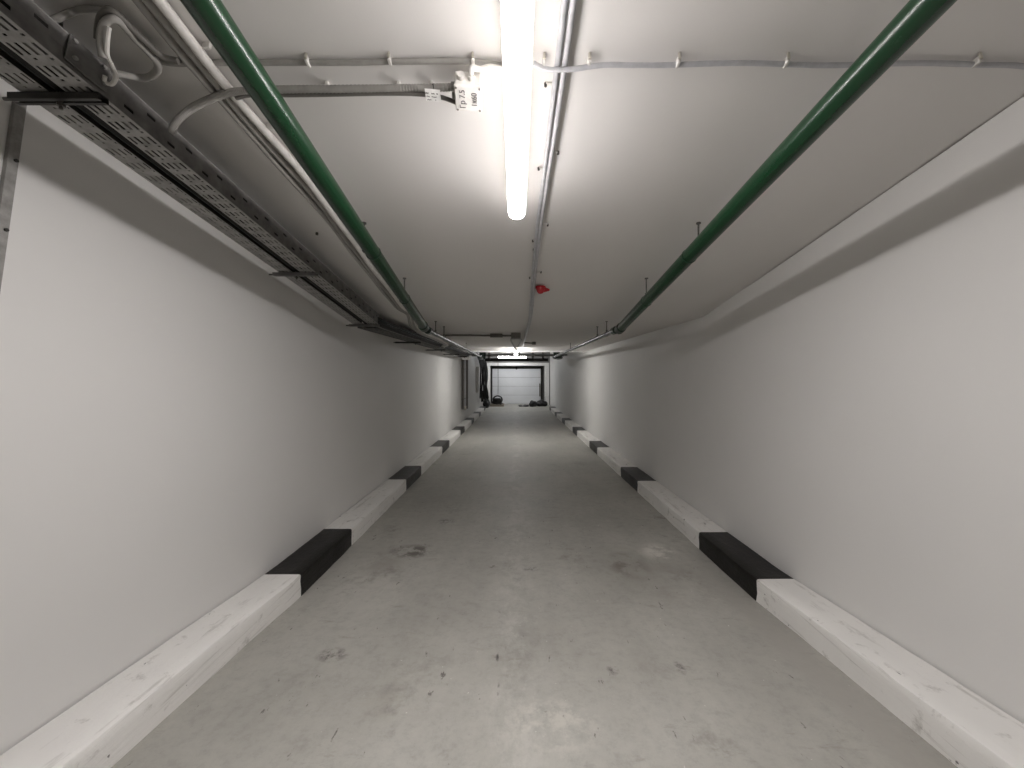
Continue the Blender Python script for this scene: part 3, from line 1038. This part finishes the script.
for x, d, r, mm, lab in ((XL + 0.05, 12.7, 0.045, 'cable_dark', 'dark vertical pipe on the left wall below the white box, nearest of three'),
                         (XL + 0.05, 13.15, 0.04, 'conduit', 'shiny grey vertical pipe on the left wall, middle of three'),
                         (XL + 0.05, 13.7, 0.045, 'cable_dark', 'dark vertical pipe on the left wall, farthest of three')):
    zb = -1.22 if d < 13.3 else -1.3
    t = thing('wall_pipe', W(x, d, zb), lab, 'pipe', 'vertical pipes on the left wall')
    MB().tube([W(x, d, zb), W(x, d, 1.2)], r, 12).build('tube', M[mm], t)
    for z in (-0.9, 0.1):
        MB().torus(W(x, d, z), r + 0.004, 0.008, Vector((0, 0, 1)), 16, 6).build('clamp', M['rod'], t)
    if mm == 'conduit':
        MB().tube([W(x, d, zb - 0.07), W(x, d, zb + 0.06)], r * 1.3, 12).build('end_fitting', M['brass'], t)

o = MB().box(W(XL + 0.07, 17.3, -0.35), 0.14, 0.12, 1.15).build('cable_trunking', M['white'], None, smooth=False, bevel=0.01)
tag(o, 'white vertical trunking on the left wall beside the tangled black cables', 'trunking')
rnd = random.Random(3)
for i in range(9):
    d0 = 17.9 + 0.4 * i
    x0 = XL + 0.10 + 0.02 * (i % 3)
    pts = [W(x0, d0 - 1.2, 0.82 - .05 * (i % 4)), W(x0 + 0.05, d0 - 0.6, 0.50), W(x0 + 0.04 + rnd.uniform(0, .10), d0 + rnd.uniform(-.2, .2), 0.15),
           W(x0 + rnd.uniform(0, .12), d0 + rnd.uniform(-.3, .3), -0.35), W(x0 + rnd.uniform(-.02, .12), d0 + rnd.uniform(-.3, .3), -0.8),
           W(x0 + rnd.uniform(0, .2), d0 + rnd.uniform(-.1, .4), -1.15 - rnd.uniform(0, .3)), W(x0 + 0.02, d0 + 0.3, -0.95)]
    o = MB().tube(bez(pts, 5), 0.035, 8).build('hanging_cable', M['cable_black'])
    tag(o, 'black cable hanging in a tangle on the left wall before the far door', 'cable', 'tangle of hanging black cables')

o = MB()
o.box(W(0.03, 16.4, 0.515), 2.66, 0.2, 0.12)
o.box(W(0.03, 16.4, 0.455), 2.66, 0.26, 0.012)
o.box(W(0.03, 16.4, 0.575), 2.66, 0.26, 0.012)
o = o.build('steel_beam', M['dark_steel'], None, smooth=False)
tag(o, 'dark steel beam spanning the tunnel in front of the far white door', 'beam')
for i, (d, z, r, x0, x1, mm, lab) in enumerate((
        (14.6, 0.655, 0.030, -1.80, 1.94, 'steel_pipe', 'highest far crosswise pipe under the raised ceiling'),
        (15.2, 0.66, 0.028, -1.0, 0.75, 'white', 'short pale crosswise pipe above the dark beam'),
        (15.7, 0.67, 0.034, -1.80, 1.94, 'cable_dark', 'dark far crosswise pipe just above the beam'),
        (17.8, 0.98, 0.045, -1.80, 1.94, 'steel_pipe', 'thick far crosswise pipe behind the crosswise strip light'),
        (18.6, 0.80, 0.04, -1.80, 1.94, 'cable_dark', 'rearmost far crosswise pipe behind the strip light'))):
    o = MB().tube([W(x0, d, z), W(x1, d, z)], r, 10).build('crosswise_pipe', M[mm])
    tag(o, lab, 'pipe', 'crosswise pipes at the far end')
for x, lab in ((0.72, 'dark vertical pipe standing up from the far beam, right of the crosswise light'), (1.15, 'dark vertical pipe above the far beam near the right wall'), (-1.15, 'dark vertical pipe above the far beam near the left wall')):
    o = MB().tube([W(x, 16.4, 0.58), W(x, 16.4, 1.6)], 0.045, 10).build('riser_pipe', M['cable_dark'])
    tag(o, lab, 'pipe', 'risers above the far beam')
o = MB().tube([W(0.13, 16.85, 0.585), W(0.13, 16.85, 1.6)], 0.03, 8).build('riser_pipe', M['cable_dark'])
tag(o, 'thin vertical rod crossing the crosswise strip light', 'pipe', 'risers above the far beam')
o = MB().tube([W(-0.76, 16.25, 0.47), W(-0.755, 16.25, -0.4), W(-0.76, 16.25, -0.95)], 0.010, 6).build('pull_cord', M['cable_dark'])
tag(o, 'thin cord hanging in front of the left part of the far door', 'cord')

# pallet with hose coil on the left
py0 = 21.3
pal = thing('pallet', W(-1.16, py0, -1.88), 'low wooden pallet on the floor left of the far door', 'pallet')
for s in (-0.36, 0, 0.36):
    MB().box(W(-1.16, py0 + s, -1.83), 1.0, 0.1, 0.098).build('bearer', M['wood'], pal, smooth=False)
for k in range(5):
    MB().box(W(-1.16 - 0.42 + 0.21 * k, py0, -1.77), 0.14, 0.82, 0.022).build('deck_board', M['wood'], pal, smooth=False)
t = thing('hose_coil', W(-1.05, py0, -1.757), 'coil of black hose piled on the pallet left of the far door', 'hose')
mb = MB()
for k in range(5):
    mb.torus(W(-1.05 + rnd.uniform(-.03, .03), py0 + rnd.uniform(-.02, .02), -1.72 + k * 0.055), 0.27 - 0.012 * k, 0.036, Vector((rnd.uniform(-.1, .1), rnd.uniform(-.15, .05), 1)))
mb.build('coils', M['cable_black'], t)
mb = MB()
mb.torus(W(-1.0, py0 - 0.08, -1.52), 0.24, 0.034, Vector((0.15, -1, 0.75)))
mb.torus(W(-1.02, py0 + 0.02, -1.52), 0.25, 0.034, Vector((0.1, -1, 0.95)))
mb.build('loose_loop', M['cable_black'], t)


def blob(c, sx, sy, sz, seed, m, name, label, cat, group):
    bm = bmesh.new()
    bmesh.ops.create_icosphere(bm, subdivisions=4, radius=1)
    vs = []
    for v in bm.verts:
        n1 = noise.noise(v.co * 1.6 + Vector((seed, 0, 0)))
        n2 = abs(noise.noise(v.co * 4.5 + Vector((0, seed, 0))))
        p = v.co * (1 + 0.28 * n1 - 0.18 * n2)
        z = max(p.z, -0.75)
        vs.append(Vector(c) + Vector((p.x * sx, p.y * sy, (z + 0.75) * sz)))
    fs = [tuple(v.index for v in f.verts) for f in bm.faces]
    bm.free()
    o = MB().add(vs, fs).build(name, m)
    return tag(o, label, cat, group)


gb = 'black bags by the far door'
blob(W(-1.55, 20.3, -1.88), 0.18, 0.3, 0.30, 5, M['bag'], 'bag', 'black bag slumped against the left wall beside the pallet', 'bag', gb)
blob(W(1.42, 21.2, -1.88), 0.32, 0.25, 0.20, 1, M['bag'], 'bag', 'large black bag lying at the right side of the far door', 'bag', gb)
blob(W(0.93, 21.0, -1.88), 0.22, 0.22, 0.19, 9, M['bag'], 'bag', 'smaller crumpled black bag left of the large one, right of the far door', 'bag', gb)
blob(W(0.55, 20.95, -1.88), 0.18, 0.16, 0.06, 12, M['bag'], 'bag', 'flattened black scrap on the floor left of the two bags', 'bag', gb)
blob(W(0.24, 21.0, -1.88), 0.12, 0.10, 0.045, 15, M['bag'], 'bag', 'small flat black scrap on the floor before the far door', 'bag', gb)

# ------------------------------------------------------------------ camera, world, view
cam = bpy.data.cameras.new('camera')
cam.sensor_width = 36
cam.lens = 36 * F / 1024
cam.shift_x = -(VX - 512) / 1024
cam.shift_y = -(384 - VY) / 1024
cam.clip_start = 0.02
co = bpy.data.objects.new('camera', cam)
COL.objects.link(co)
co.location = W(0, 0, 0)
co.rotation_euler = (math.pi / 2, 0, 0)
scene.camera = co

wd = bpy.data.worlds.new('world')
scene.world = wd
wd.use_nodes = True
wd.node_tree.nodes['Background'].inputs['Color'].default_value = (0, 0, 0, 1)
wd.node_tree.nodes['Background'].inputs['Strength'].default_value = 0

vs_ = scene.view_settings
scene.display_settings.display_device = 'sRGB'
vs_.view_transform = 'Standard'
vs_.look = 'None'
vs_.gamma = 1
vs_.use_curve_mapping = False
vs_.exposure = 0.62
cy = scene.cycles
cy.use_denoising = True
cy.max_bounces = 14
cy.diffuse_bounces = 10
cy.sample_clamp_indirect = 10
cy.caustics_reflective = False
cy.caustics_refractive = False
